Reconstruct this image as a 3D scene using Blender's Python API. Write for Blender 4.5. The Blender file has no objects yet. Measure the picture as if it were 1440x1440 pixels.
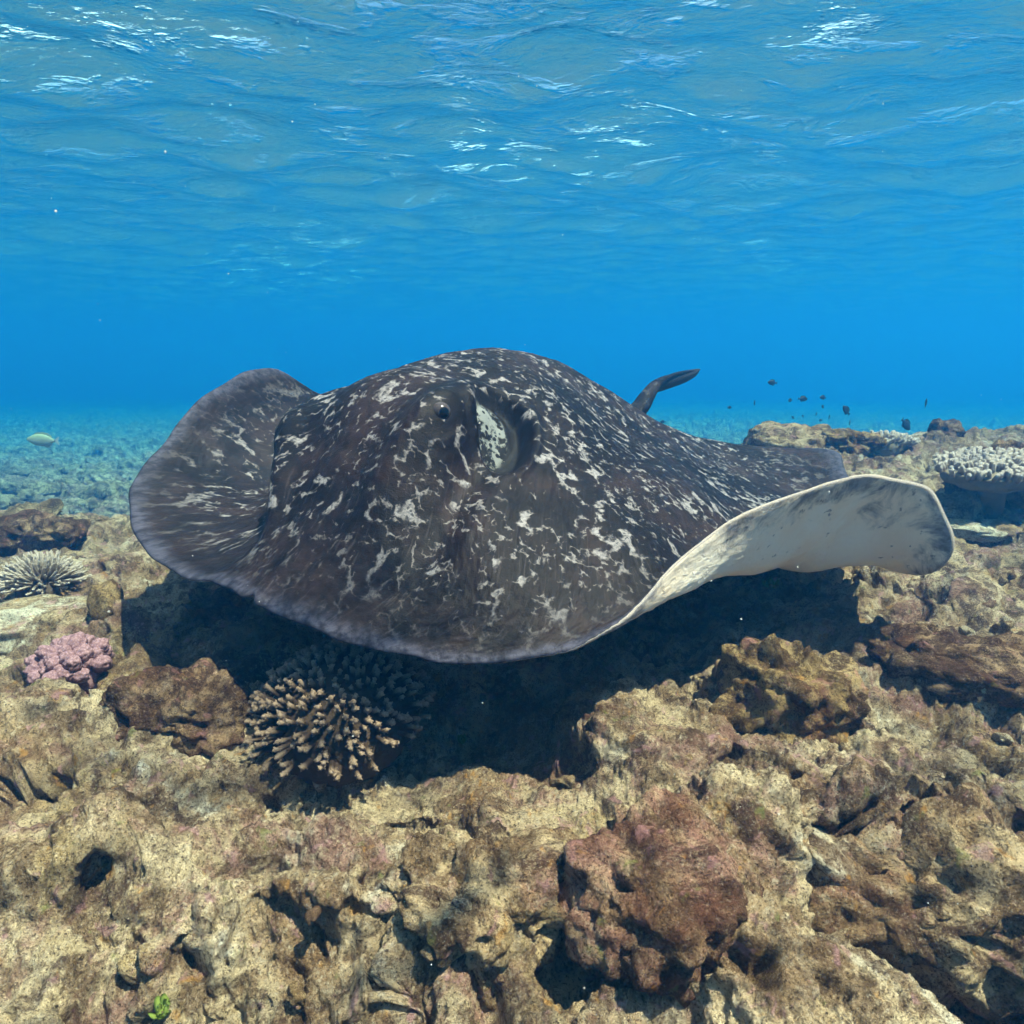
import bpy, math, random
import numpy as np
from mathutils import Vector, Matrix

random.seed(7)
rng = np.random.default_rng(7)
scene = bpy.context.scene
C = scene.collection

# ------------------------------------------------------------------ camera, sky, sun, exposure
W = 1440.0; F = 900.0; HORIZON = 500.0
PITCH = math.atan((W / 2 - HORIZON) / F)
CP, SP = math.cos(PITCH), math.sin(PITCH)
cam_d = bpy.data.cameras.new('camera'); cam = bpy.data.objects.new('camera', cam_d); C.objects.link(cam)
cam.location = (0, 0, 0); cam.rotation_euler = (math.pi / 2 - PITCH, 0, 0)
cam_d.sensor_width = 36.0; cam_d.lens = 36.0 * F / W
cam_d.clip_start = 0.02; cam_d.clip_end = 600
cam_d.dof.use_dof = True; cam_d.dof.focus_distance = 1.25; cam_d.dof.aperture_fstop = 14
scene.camera = cam

SUN_EL, SUN_AZ = math.radians(68), math.radians(120)          # azimuth from +Y (ahead) towards +X
world = bpy.data.worlds.new('World'); scene.world = world; world.use_nodes = True
wn = world.node_tree; bg = wn.nodes['Background']
sky = wn.nodes.new('ShaderNodeTexSky'); sky.sky_type = 'NISHITA'; sky.sun_disc = False
sky.sun_elevation = SUN_EL; sky.sun_rotation = SUN_AZ
# broken white cloud over the whole dome, added for white glints through the ripples
tc = wn.nodes.new('ShaderNodeTexCoord'); cl = wn.nodes.new('ShaderNodeTexNoise'); cl.inputs['Scale'].default_value = 2.6; cl.inputs['Detail'].default_value = 6
mpw = wn.nodes.new('ShaderNodeMapping'); mpw.inputs['Scale'].default_value = (1, 1, 2.4); wn.links.new(tc.outputs['Generated'], mpw.inputs['Vector']); wn.links.new(mpw.outputs[0], cl.inputs['Vector'])
cr = wn.nodes.new('ShaderNodeMapRange'); cr.interpolation_type = 'SMOOTHSTEP'; cr.inputs[1].default_value = .50; cr.inputs[2].default_value = .66; wn.links.new(cl.outputs['Fac'], cr.inputs[0])
cm = wn.nodes.new('ShaderNodeMix'); cm.data_type = 'RGBA'; wn.links.new(cr.outputs[0], cm.inputs[0]); wn.links.new(sky.outputs['Color'], cm.inputs[6]); cm.inputs[7].default_value = (26, 26, 26, 1)
wn.links.new(cm.outputs[2], bg.inputs['Color'])
bg.inputs['Strength'].default_value = 0.05
sl = bpy.data.lights.new('sun', 'SUN'); sun = bpy.data.objects.new('sun', sl); C.objects.link(sun)
sl.energy = 5.0; sl.angle = math.radians(0.6); sl.color = (1.0, 0.745, 0.56)
sd = Vector((math.sin(SUN_AZ) * math.cos(SUN_EL), math.cos(SUN_AZ) * math.cos(SUN_EL), math.sin(SUN_EL)))
sun.rotation_euler = sd.to_track_quat('Z', 'Y').to_euler()
vs = scene.view_settings
vs.view_transform = 'Standard'; vs.look = 'None'; vs.gamma = 1.0; vs.exposure = 2.0
cy = scene.cycles
scene.render.engine = 'CYCLES'
cy.use_denoising = True
try: cy.denoiser = 'OPENIMAGEDENOISE'
except Exception: pass
cy.max_bounces = 7; cy.diffuse_bounces = 3; cy.glossy_bounces = 3; cy.transmission_bounces = 4
cy.volume_bounces = 1; cy.transparent_max_bounces = 8
cy.caustics_reflective = False; cy.caustics_refractive = False
cy.sample_clamp_indirect = 6.0
cy.use_adaptive_sampling = True; cy.adaptive_threshold = 0.04

SURFACE_Z = 2.2

# ------------------------------------------------------------------ helpers
def pix(x, y, d):
    u = (x - W / 2) / F; v = (W / 2 - y) / F
    return np.array([u * d, d * (CP + v * SP), d * (-SP + v * CP)])

_perm = rng.permutation(256).astype(np.int32); _perm = np.concatenate([_perm, _perm, _perm])
_grad = rng.normal(size=(256, 3)); _grad /= np.linalg.norm(_grad, axis=1)[:, None]; _grad = _grad.astype(np.float32)
def noise3(p):
    p = np.asarray(p, np.float32)
    fl = np.floor(p); f = p - fl; i = fl.astype(np.int64) & 255
    w = f * f * f * (f * (f * 6 - 15) + 10)
    out = np.zeros(len(p), np.float32)
    for dx in (0, 1):
        wx = w[:, 0] if dx else 1 - w[:, 0]
        px = _perm[(i[:, 0] + dx) & 255]
        for dy in (0, 1):
            wy = w[:, 1] if dy else 1 - w[:, 1]
            py = _perm[(px + i[:, 1] + dy) & 255]
            for dz in (0, 1):
                wz = w[:, 2] if dz else 1 - w[:, 2]
                g = _grad[_perm[(py + i[:, 2] + dz) & 255]]
                d = (f[:, 0] - dx) * g[:, 0] + (f[:, 1] - dy) * g[:, 1] + (f[:, 2] - dz) * g[:, 2]
                out += wx * wy * wz * d
    return out * 1.6
def fbm(p, s, o=3, off=0.0, gain=0.5):
    r = 0; a = 1.0
    for k in range(o):
        r = r + a * noise3(p * s + off + 17.3 * k); a *= gain; s *= 2.03
    return r
def sstep(a, b, x):
    t = np.clip((x - a) / (b - a), 0, 1); return t * t * (3 - 2 * t)
def worley2(x, y, s, seed=0):
    x = x * s; y = y * s; ix = np.floor(x).astype(np.int64); iy = np.floor(y).astype(np.int64)
    best = np.full(len(x), 9.0, np.float32); idb = np.zeros(len(x), np.float32)
    for dx in (-1, 0, 1):
        for dy in (-1, 0, 1):
            cx, cyy = ix + dx, iy + dy
            h = _perm[(_perm[(cx + seed) & 255] + cyy) & 255]; h2 = _perm[h + 71]; h3 = _perm[h2 + 33]
            d = np.hypot(cx + h / 255.0 - x, cyy + h2 / 255.0 - y)
            m = d < best; best[m] = d[m]; idb[m] = h3[m] / 255.0
    return best, idb

def mesh_np(name, co, quads=None, tris=None, smooth=True):
    me = bpy.data.meshes.new(name)
    me.vertices.add(len(co)); me.vertices.foreach_set('co', np.asarray(co, np.float32).ravel())
    fs = []; tot = []
    if quads is not None and len(quads): fs.append(np.asarray(quads).ravel()); tot.append(np.full(len(quads), 4))
    if tris is not None and len(tris): fs.append(np.asarray(tris).ravel()); tot.append(np.full(len(tris), 3))
    idx = np.concatenate(fs).astype(np.int32); tot = np.concatenate(tot).astype(np.int32)
    me.loops.add(len(idx)); me.loops.foreach_set('vertex_index', idx)
    me.polygons.add(len(tot)); st = np.concatenate([[0], np.cumsum(tot)[:-1]]).astype(np.int32)
    me.polygons.foreach_set('loop_start', st); me.polygons.foreach_set('loop_total', tot)
    if smooth: me.polygons.foreach_set('use_smooth', np.ones(len(tot), bool))
    me.update(calc_edges=True)
    return me
def grid_quads(nr, nc, wrap=False, base=0):
    r = np.arange(nr - 1)[:, None]; c = np.arange(nc if wrap else nc - 1)[None, :]
    c2 = (c + 1) % nc
    return (np.stack([r * nc + c, r * nc + c2, (r + 1) * nc + c2, (r + 1) * nc + c], -1).reshape(-1, 4) + base)
def link(name, me, mat=None, parent=None, loc=None, kind=None, label=None, cat=None, group=None):
    o = bpy.data.objects.new(name, me); C.objects.link(o)
    if mat is not None and me is not None:
        if not me.materials: me.materials.append(mat)
    if parent: o.parent = parent
    if loc is not None: o.location = loc
    for k, v in (('kind', kind), ('label', label), ('category', cat), ('group', group)):
        if v: o[k] = v
    return o
def attr(me, name, vals, vec=False):
    a = me.attributes.new(name, 'FLOAT_VECTOR' if vec else 'FLOAT', 'POINT')
    a.data.foreach_set('vector' if vec else 'value', np.asarray(vals, np.float32).ravel())

class NT:
    def __init__(s, name):
        s.m = bpy.data.materials.new(name); s.m.use_nodes = True; s.t = s.m.node_tree
        s.b = s.t.nodes['Principled BSDF']; s.out = s.t.nodes['Material Output']
    def n(s, t, **k):
        nd = s.t.nodes.new(t)
        for a, v in k.items(): setattr(nd, a, v)
        return nd
    def l(s, a, b): s.t.links.new(a, b)
    def set(s, inp, v):
        if hasattr(v, 'is_output'): s.l(v, inp)
        else: inp.default_value = v
    def co(s, kind='Object'): return s.n('ShaderNodeTexCoord').outputs[kind]
    def attr(s, name, out='Fac'):
        return s.n('ShaderNodeAttribute', attribute_name=name).outputs[out]
    def noise(s, vec, scale, detail=4, rough=0.55, dist=0.0, off=None, out='Fac'):
        if off:
            mp = s.n('ShaderNodeMapping'); s.l(vec, mp.inputs['Vector']); mp.inputs['Location'].default_value = (off, off * 1.7, off * .3); vec = mp.outputs[0]
        nd = s.n('ShaderNodeTexNoise'); s.l(vec, nd.inputs['Vector'])
        nd.inputs['Scale'].default_value = scale; nd.inputs['Detail'].default_value = detail
        nd.inputs['Roughness'].default_value = rough; nd.inputs['Distortion'].default_value = dist
        return nd.outputs[out]
    def vor(s, vec, scale, feature='F1', out='Distance', rnd=1.0):
        nd = s.n('ShaderNodeTexVoronoi', feature=feature); s.l(vec, nd.inputs['Vector'])
        nd.inputs['Scale'].default_value = scale; nd.inputs['Randomness'].default_value = rnd
        return nd.outputs[out]
    def ramp(s, v, a, b, lo=0.0, hi=1.0):
        nd = s.n('ShaderNodeMapRange', interpolation_type='SMOOTHSTEP'); s.set(nd.inputs[0], v)
        for i, x in enumerate((a, b, lo, hi)): nd.inputs[i + 1].default_value = x
        return nd.outputs[0]
    def math(s, op, a, b=None, c=None):
        nd = s.n('ShaderNodeMath', operation=op); s.set(nd.inputs[0], a)
        if b is not None: s.set(nd.inputs[1], b)
        if c is not None: s.set(nd.inputs[2], c)
        return nd.outputs[0]
    def mix(s, f, a, b, mode='MIX'):
        nd = s.n('ShaderNodeMix', data_type='RGBA', blend_type=mode); s.set(nd.inputs[0], f)
        for i, v in ((6, a), (7, b)):
            if isinstance(v, tuple): v = v + (1,)
            s.set(nd.inputs[i], v)
        return nd.outputs[2]
    def bump(s, h, strength, dist, prev=None):
        nd = s.n('ShaderNodeBump'); s.l(h, nd.inputs['Height']); nd.inputs['Strength'].default_value = strength
        nd.inputs['Distance'].default_value = dist
        if prev is not None: s.l(prev, nd.inputs['Normal'])
        return nd.outputs[0]
    def fin(s, col, rough=0.85, normal=None, spec=0.15):
        s.set(s.b.inputs['Base Color'], col if not isinstance(col, tuple) else col + (1,))
        s.set(s.b.inputs['Roughness'], rough); s.b.inputs['Specular IOR Level'].default_value = spec
        if normal is not None: s.l(normal, s.b.inputs['Normal'])
        return s.m

def reef_mat(name, tint=(1, 1, 1), pink=0.5, olive=0.5, dark=0.5, pale=0.5, coord='Object', off=0.0):
    t = NT(name); v = t.co(coord)
    if off:
        mp = t.n('ShaderNodeMapping'); t.l(v, mp.inputs['Vector']); mp.inputs['Location'].default_value = (off, -off, off * 2); v = mp.outputs[0]
    n1 = t.noise(v, 3.6, 5, 0.62, 0.6)
    n2 = t.noise(v, 15.0, 6, 0.68, 0.5, off=3.1)
    n3 = t.noise(v, 2.6, 5, 0.65, 0.8, off=7.7)
    n4 = t.noise(v, 7.5, 6, 0.68, 0.5, off=12.2)
    n5 = t.noise(v, 6.0, 6, 0.68, 0.7, off=21.4)
    g = t.noise(v, 75.0, 5, 0.75, 0.2, off=1.3)
    f = t.noise(v, 260.0, 3, 0.75, 0.0, off=5.3)
    c = t.mix(t.ramp(n1, .34, .62), (.34, .215, .115), (.73, .57, .36))
    c = t.mix(t.ramp(n4, .62 - .10 * pale, .74 - .10 * pale), c, (.76, .68, .54))
    c = t.mix(t.math('MULTIPLY', t.ramp(n3, .56 - .08 * olive, .68 - .08 * olive), .7), c, (.37, .25, .10))
    c = t.mix(t.math('MULTIPLY', t.ramp(n5, .57 - .08 * pink, .68 - .08 * pink), .8), c, (.33, .165, .14))
    c = t.mix(t.math('MULTIPLY', t.ramp(n2, .48, .58), 0.75), c, (.17, .095, .05))
    c = t.mix(t.math('MULTIPLY', t.ramp(t.noise(v, 9, 7, .72, .9, off=31.), .57 - .10 * dark, .66 - .10 * dark), .85), c, (.075, .040, .028))
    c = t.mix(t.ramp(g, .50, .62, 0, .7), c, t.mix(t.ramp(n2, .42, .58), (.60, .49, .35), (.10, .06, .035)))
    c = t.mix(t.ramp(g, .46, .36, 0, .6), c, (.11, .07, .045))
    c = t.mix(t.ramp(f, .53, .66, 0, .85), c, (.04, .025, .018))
    c = t.mix(t.ramp(f, .46, .30, 0, .42), c, (.70, .62, .50))
    turf = t.math('MULTIPLY', t.ramp(t.noise(v, 5.2, 7, .72, 1.1, off=52.), .50, .62), t.ramp(g, .38, .56, .35, .95))
    c = t.mix(t.math('MULTIPLY', turf, .40 + .35 * max(0.0, min(dark, 1.0))), c, t.mix(t.ramp(n5, .45, .6), (.105, .060, .032), (.17, .075, .05)))
    sp = t.noise(v, 30.0, 3, .6, .4, off=44., out='Color')
    sep = t.n('ShaderNodeSeparateColor'); t.l(sp, sep.inputs[0])
    c = t.mix(t.ramp(sep.outputs[0], .63, .72, 0, .6), c, (.50, .25, .06))
    c = t.mix(t.ramp(sep.outputs[1], .60, .70, 0, .6), c, (.50, .27, .28))
    c = t.mix(t.ramp(sep.outputs[2], .64, .74, 0, .6), c, (.24, .26, .08))
    c = t.mix(1.0, c, tint, 'MULTIPLY')
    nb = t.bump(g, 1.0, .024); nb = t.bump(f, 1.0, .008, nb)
    return t.fin(c, .9, nb, .08)

# ------------------------------------------------------------------ the sea floor
BUMPS = []      # (x, y, radius_x, radius_y, height)
def plane_pt(px, py, z):
    d = pix(px, py, 1.0); k = z / d[2]; return d[0] * k, d[1] * k
def macro(x, y):
    edge = 2.45 + .45 * sstep(-1.2, 1.4, x) + .5 * sstep(.3, 2.2, x) + .22 * np.sin(x * 2.1 + .7)
    z = -.63 + .04 * sstep(.2, 1.5, x) + .172 * sstep(1.2, 3.2, y) * sstep(.1, 1.6, x) - .03 * sstep(-.4, -1.5, x)
    drop = sstep(0, 1.3, y - edge)
    low = -1.20 - .048 * np.clip(y - 3, 0, 90) - .2 * sstep(6, 14, y)
    z = z * (1 - drop) + low * drop
    z = z - .10 * sstep(.6, -.3, y)
    return z
for (px, py, zz, rx, ry, h) in [
    (930, 1235, -.6, .11, .08, .085), (1110, 965, -.6, .11, .09, .07), (1370, 1200, -.58, .16, .08, .09), (700, 1210, -.6, .10, .06, .05),
    (420, 1335, -.62, .22, .055, .10), (140, 1230, -.62, .15, .06, .10), (60, 1010, -.6, .12, .10, .07), (860, 1020, -.62, .10, .14, .05),
    (1370, 905, -.52, .16, .10, .06), (230, 990, -.6, .10, .08, .06), (1150, 1130, -.6, .22, .08, .03), (1080, 1190, -.6, .12, .05, .05),
    (170, 870, -.62, .14, .07, .05), (1250, 720, -.48, .2, .15, .05), (1330, 800, -.52, .25, .12, .04),
    # hollows
    (330, 1400, -.64, .18, .060, -.11), (190, 1300, -.64, .08, .05, -.10), (40, 1105, -.62, .035, .03, -.07), (820, 1300, -.62, .05, .05, -.08),
    (1390, 1310, -.62, .15, .06, -.14), (605, 1395, -.62, .025, .02, -.05), (640, 1180, -.62, .04, .05, -.05), (720, 1010, -.63, .12, .10, -.07),
    (280, 940, -.63, .12, .06, -.06), (1390, 690, -.42, .30, .12, -.14), (600, 1000, -.62, .12, .12, -.06), (1290, 1010, -.6, .2, .03, -.03),
    (480, 1110, -.64, .16, .05, -.05), (1060, 1060, -.6, .08, .04, -.05)]:
    bx_, by_ = plane_pt(px, py, zz); BUMPS.append((bx_, by_, rx, ry, h))
def height(x, y):
    z = macro(x, y)
    for bx_, by_, rx, ry, h in BUMPS:
        d2 = ((x - bx_) / rx) ** 2 + ((y - by_) / ry) ** 2
        z = z + h * np.exp(-d2 * d2 * .55 - d2 * .3)
    return z
def displaced(x, y):
    """large forms of the reef for plan positions x, y: lumps, hollows and leaning overhangs"""
    p2 = np.stack([x, y, np.zeros_like(x)], 1)
    far = sstep(2.6, 5.0, y); amp = 1 + 1.6 * far + 1.5 * sstep(8, 25, y)
    z = height(x, y)
    wp = p2 + .06 * np.stack([noise3(p2 * 4 + 3), noise3(p2 * 4 + 9), np.zeros_like(x)], 1)
    z = z + .045 * amp * fbm(p2, 1.5, 2)
    b1 = np.abs(noise3(wp * 3.0 + 5)); b2 = np.abs(noise3(wp * 7.0 + 15))
    z = z + .065 * amp * (np.sqrt(b1 * b1 + .004) - .25) + .045 * amp * (np.sqrt(b2 * b2 + .006) - .25)
    w, wid = worley2(wp[:, 0], wp[:, 1], 5.0, 3)
    z = z - .05 * amp * (wid > .66) * sstep(.36, .10, w)
    q = np.stack([x, y, z * 1.6], 1)
    lean = .048 * np.minimum(amp, 1.8)
    dx = lean * noise3(q * 4.5 + 51)
    dy = lean * noise3(q * 4.5 + 71) - .22 * (z - height(x, y)) * sstep(4, 2, y)
    return np.stack([x + dx, y + dy, z], 1)
def normals_of(g):
    n_ = np.cross(np.gradient(g, axis=1), np.gradient(g, axis=0)); n_ /= np.linalg.norm(n_, axis=-1, keepdims=True) + 1e-12
    return (n_ if n_[..., 2].mean() > 0 else -n_).reshape(-1, 3)
def roughen(p, nrm, amp=1.0):
    """coral-rock relief along the surface normal: knobs, bored pits, crust, grain"""
    w = p + .03 * np.stack([noise3(p * 9 + 3), noise3(p * 9 + 9), noise3(p * 9 + 19)], 1)
    patch = sstep(-.3, .35, noise3(p * 2.4 + 40)); patch2 = sstep(-.25, .3, noise3(p * 3.7 + 77))
    d = .020 * noise3(w * 11) + .030 * (.35 + patch) * (.28 - np.abs(noise3(w * 13 + 5))) * -1
    d += .020 * (.25 + patch2) * (np.abs(noise3(w * 27 + 8)) - .22) + .0085 * noise3(w * 33 + 4)
    d += .0075 * (.3 + patch) * noise3(p * 62 + 2) + .0048 * noise3(p * 120 + 6) + .0028 * noise3(p * 230 + 16)
    d -= .028 * sstep(.38, .60, noise3(w * 15 + 31)) + .016 * sstep(.34, .52, noise3(w * 36 + 61)) * (.3 + patch2)
    return p + nrm * (d * amp)[:, None]
def ground_z(x, y):
    p = displaced(np.array([x, x + .02, x - .02, x, x]), np.array([y, y, y, y + .02, y - .02]))
    return float(p[:, 2].mean())
def on_ground(px, py, lo=.5, hi=40):
    """point of the reef that the pixel's ray meets first (macro shape)"""
    ds = np.exp(np.linspace(math.log(lo), math.log(hi), 900)); r = pix(px, py, 1.0)
    pts = r[None] * ds[:, None]; hz = height(pts[:, 0], pts[:, 1])
    k = np.nonzero(pts[:, 2] <= hz)[0]
    return pts[k[0] if len(k) else -1]

NR, NC = 840, 860
rr = .16 * np.exp(np.linspace(0, math.log(90 / .16), NR))
s_ = np.linspace(-1, 1, NC); th = np.radians(58) * s_ + np.radians(82) * s_ ** 9         # dense ahead, reaching round behind
RR, TH = np.meshgrid(rr, th, indexing='ij')
gx = (RR * np.sin(TH)).ravel(); gy = (RR * np.cos(TH)).ravel()
gco = displaced(gx, gy)
gco = roughen(gco, normals_of(gco.reshape(NR, NC, 3)))
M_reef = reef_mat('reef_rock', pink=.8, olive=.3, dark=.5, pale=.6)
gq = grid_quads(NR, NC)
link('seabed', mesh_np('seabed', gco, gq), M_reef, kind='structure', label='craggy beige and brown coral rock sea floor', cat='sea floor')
# the reef behind the photographer, a coarser sheet that goes on under the same rock
bxs, bys = np.meshgrid(np.linspace(-90, 90, 120), np.linspace(-90, 60, 100), indexing='ij')
bxs = bxs.ravel(); bys = bys.ravel()
bz = macro(bxs, bys) - .6 - .35 * sstep(0, 3, bys) - 1.5 * sstep(3, 30, bys) + .2 * noise3(np.stack([bxs, bys, bxs * 0], 1) * .3)
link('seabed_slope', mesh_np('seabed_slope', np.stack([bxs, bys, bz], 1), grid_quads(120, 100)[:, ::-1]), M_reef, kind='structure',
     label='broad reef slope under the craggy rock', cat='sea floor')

# ------------------------------------------------------------------ the water surface, seen from below
NR2, NC2 = 520, 540
rr = .4 * np.exp(np.linspace(0, math.log(95 / .4), NR2)); s_ = np.linspace(-1, 1, NC2)
th = np.radians(55) * s_ + np.radians(125) * s_ ** 7
RR, TH = np.meshgrid(rr, th, indexing='ij'); wx = (RR * np.sin(TH)).ravel(); wy = (RR * np.cos(TH)).ravel()
wz = np.zeros_like(wx); ox = np.zeros_like(wx); oy = np.zeros_like(wx)
wr = np.random.default_rng(21)
for k in range(46):
    lam = .40 * (3.6 / .40) ** (wr.random() ** 1.1); a = wr.normal(math.radians(100), math.radians(38)); ph = wr.random() * 6.283
    kx, ky = math.cos(a) * 6.283 / lam, math.sin(a) * 6.283 / lam
    A = .0054 * lam ** .9
    arg = kx * wx + ky * wy + ph; wz += A * np.sin(arg); ox -= A * math.cos(a) * np.cos(arg) * .9; oy -= A * math.sin(a) * np.cos(arg) * .9
wp = np.stack([wx, wy, wx * 0], 1)
wz += .018 * noise3(wp * np.array([1.1, 2.0, 1])) + .007 * noise3(wp * np.array([3.0, 5.0, 1]) + 7) + .0030 * noise3(wp * np.array([7., 11., 1]) + 17)
t = NT('water_surface')
v = t.co('Object')
mp = t.n('ShaderNodeMapping'); t.l(v, mp.inputs['Vector']); mp.inputs['Scale'].default_value = (1.0, 1.5, 1.0)
h1 = t.noise(mp.outputs[0], 9.0, 4, .55, .6); h2 = t.noise(mp.outputs[0], 30.0, 3, .5, .3, off=3.)
gust = t.ramp(t.noise(mp.outputs[0], 1.5, 4, .6, .5, off=8.), .50, .70, .60, 3.0)
nb = t.bump(t.math('MULTIPLY', h1, gust), .7, .035); nb = t.bump(t.math('MULTIPLY', h2, gust), .5, .006, nb)
fr = t.n('ShaderNodeFresnel'); fr.inputs['IOR'].default_value = 1.333; t.l(nb, fr.inputs['Normal'])
tr = t.n('ShaderNodeBsdfTransparent'); rf = t.n('ShaderNodeBsdfRefraction'); rf.inputs['IOR'].default_value = 1.333; rf.inputs['Roughness'].default_value = .22
t.l(nb, rf.inputs['Normal'])
gl = t.n('ShaderNodeBsdfGlossy'); gl.inputs['Roughness'].default_value = .01; t.l(nb, gl.inputs['Normal'])
m1 = t.n('ShaderNodeMixShader'); m1.inputs[0].default_value = .15; t.l(tr.outputs[0], m1.inputs[1]); t.l(rf.outputs[0], m1.inputs[2])
m2 = t.n('ShaderNodeMixShader'); t.l(fr.outputs[0], m2.inputs[0]); t.l(m1.outputs[0], m2.inputs[1]); t.l(gl.outputs[0], m2.inputs[2])
t.l(m2.outputs[0], t.out.inputs['Surface'])
link('water_surface', mesh_np('water_surface', np.stack([wx + ox, wy + oy, wz + SURFACE_Z], 1), grid_quads(NR2, NC2, wrap=False)), t.m,
     kind='structure', label='rippled underside of the sea surface with glints of cloud and sky', cat='water surface')

# ------------------------------------------------------------------ the sea water itself (absorbing, scattering)
hz = NT('sea_water'); hz.t.nodes.remove(hz.b)
pv = hz.n('ShaderNodeVolumePrincipled')
pv.inputs['Density'].default_value = .14
pv.inputs['Color'].default_value = (.008, .121, .36, 1)
pv.inputs['Absorption Color'].default_value = (.0, .42, .66, 1)
pv.inputs['Anisotropy'].default_value = .35
hz.l(pv.outputs[0], hz.out.inputs['Volume'])
hz.m.cycles.homogeneous_volume = True
b = 100.0; z0, z1 = -14.0, SURFACE_Z + .35
hv = [(x, y, z) for z in (z0, z1) for y in (-b, b) for x in (-b, b)]
hf = [(0, 2, 3, 1), (4, 5, 7, 6), (0, 1, 5, 4), (2, 6, 7, 3), (0, 4, 6, 2), (1, 3, 7, 5)]
link('haze', mesh_np('haze', hv, hf, smooth=False), hz.m, kind='stuff', label='clear blue sea water filling the scene', cat='water')

# ------------------------------------------------------------------ the stingray
CTRL = [  # (param a, param b) on the unit disc (b: towards snout, a: towards its left wing), pixel, depth
]
def rim(deg, px, py, d, r=1.0):
    CTRL.append((r * math.sin(math.radians(deg)), r * math.cos(math.radians(deg)), px, py, d))
for row in [(0, 350, 843, 1.05), (15, 445, 886, .99), (30, 555, 918, .95), (45, 680, 931, .93), (58, 790, 912, .94), (68, 868, 872, .96),
            (76, 930, 806, 1.0), (83, 1010, 735, 1.05), (90, 1110, 690, 1.11), (98, 1220, 665, 1.17), (106, 1308, 682, 1.21), (113, 1340, 745, 1.23),
            (120, 1325, 800, 1.26), (130, 1255, 790, 1.45), (141, 1222, 715, 1.75), (150, 1188, 658, 2.0), (158, 1172, 630, 2.12), (168, 1090, 634, 2.2), (180, 960, 622, 2.25),
            (195, 810, 600, 2.35), (210, 680, 585, 2.4), (225, 580, 575, 2.35), (240, 505, 565, 2.22), (252, 442, 550, 2.08), (262, 392, 518, 1.97), (272, 340, 524, 1.86),
            (282, 282, 560, 1.72), (292, 240, 610, 1.62), (302, 205, 650, 1.52), (312, 180, 695, 1.43), (322, 190, 748, 1.33), (334, 230, 794, 1.23), (347, 295, 815, 1.13)]:
    rim(*row)
CTRL += [
    (0, .9, 385, 800, 1.09), (0, .75, 440, 705, 1.15), (0, .56, 520, 562, 1.27), (0, .35, 592, 510, 1.45), (0, .1, 690, 489, 1.66), (0, -.15, 770, 503, 1.84), (0, -.4, 850, 550, 2.0), (0, -.7, 910, 598, 2.15),
    (.17, .57, 622, 602, 1.17), (-.17, .57, 424, 622, 1.37), (-.14, .40, 505, 556, 1.50), (.2, .46, 690, 600, 1.24), (.2, .25, 760, 545, 1.45),
    (.2, .75, 560, 760, 1.05), (.35, .55, 690, 720, 1.08), (.4, .75, 640, 855, .98), (.4, .35, 780, 660, 1.22), (.6, .5, 780, 830, 1.0), (.55, .2, 860, 680, 1.26), (.75, .2, 900, 770, 1.10),
    (.3, 0, 860, 600, 1.6), (.5, -.1, 960, 660, 1.6), (.7, -.05, 1010, 725, 1.38), (.85, -.05, 1060, 797, 1.25), (.856, .278, 912, 846, 1.02), (.867, .153, 968, 822, 1.08), (.8, -.25, 1140, 792, 1.37), (.62, -.45, 1130, 725, 1.68), (.3, -.4, 960, 630, 1.9), (.35, -.7, 1060, 645, 2.08),
    (-.35, .62, 372, 735, 1.40), (-.3, .8, 330, 785, 1.2), (-.55, .6, 290, 710, 1.48), (-.5, .35, 400, 680, 1.72), (-.75, .3, 320, 620, 1.72), (-.85, .05, 380, 570, 1.9), (-.3, .2, 510, 580, 1.68),
    (-.5, -.1, 560, 600, 2.05), (-.4, -.5, 700, 590, 2.25), (-.17, -.1, 700, 520, 1.9),
]
CTRL = np.array(CTRL)
cab = CTRL[:, :2]; cpos = np.array([pix(*r[2:]) for r in CTRL])
def tps(d2): return np.where(d2 > 1e-12, .5 * d2 * np.log(np.maximum(d2, 1e-12)), 0)
n = len(cab)
K = tps(((cab[:, None] - cab[None]) ** 2).sum(-1)) + .0015 * np.eye(n)
Pm = np.hstack([np.ones((n, 1)), cab]); A_ = np.zeros((n + 3, n + 3)); A_[:n, :n] = K; A_[:n, n:] = Pm; A_[n:, :n] = Pm.T
wts = np.linalg.solve(A_, np.vstack([cpos, np.zeros((3, 3))]))
def ray_base(ab):
    out = np.empty((len(ab), 3))
    for s in range(0, len(ab), 40000):
        q = ab[s:s + 40000]; U = tps(((q[:, None] - cab[None]) ** 2).sum(-1))
        out[s:s + 40000] = U @ wts[:n] + np.hstack([np.ones((len(q), 1)), q]) @ wts[n:]
    return out
NTH, NRD = 620, 215
tt = np.linspace(0, 2 * np.pi, NTH, endpoint=False); phi = tt - .45 * np.sin(tt - math.radians(20))      # denser towards the near side of the head
rad = np.linspace(.004, 1, NRD) ** .9
RA, PH = np.meshgrid(rad, phi, indexing='ij')
wob = 1 + .0025 * np.sin(PH * 19 + 1) * sstep(.8, 1, RA) + .002 * np.sin(PH * 37 + 2.2) * sstep(.85, 1, RA)
wob -= .022 * np.exp(-((np.arccos(np.clip(np.cos(PH + .01), -1, 1)) / .022) ** 2)) * sstep(.93, 1, RA)
a_ = (RA * wob * np.sin(PH)).ravel(); b_ = (RA * wob * np.cos(PH)).ravel(); ab = np.stack([a_, b_], 1)
base = ray_base(ab)
def grid_normals(p):
    g = p.reshape(NRD, NTH, 3); dr = np.gradient(g, axis=0); dt = np.roll(g, -1, 1) - np.roll(g, 1, 1)
    nn = np.cross(dt, dr); nn /= np.linalg.norm(nn, axis=-1, keepdims=True) + 1e-12
    if nn[:, :, 2].mean() < 0: nn = -nn
    return nn.reshape(-1, 3)
N0 = grid_normals(base)
rflat = RA.ravel()
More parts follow.
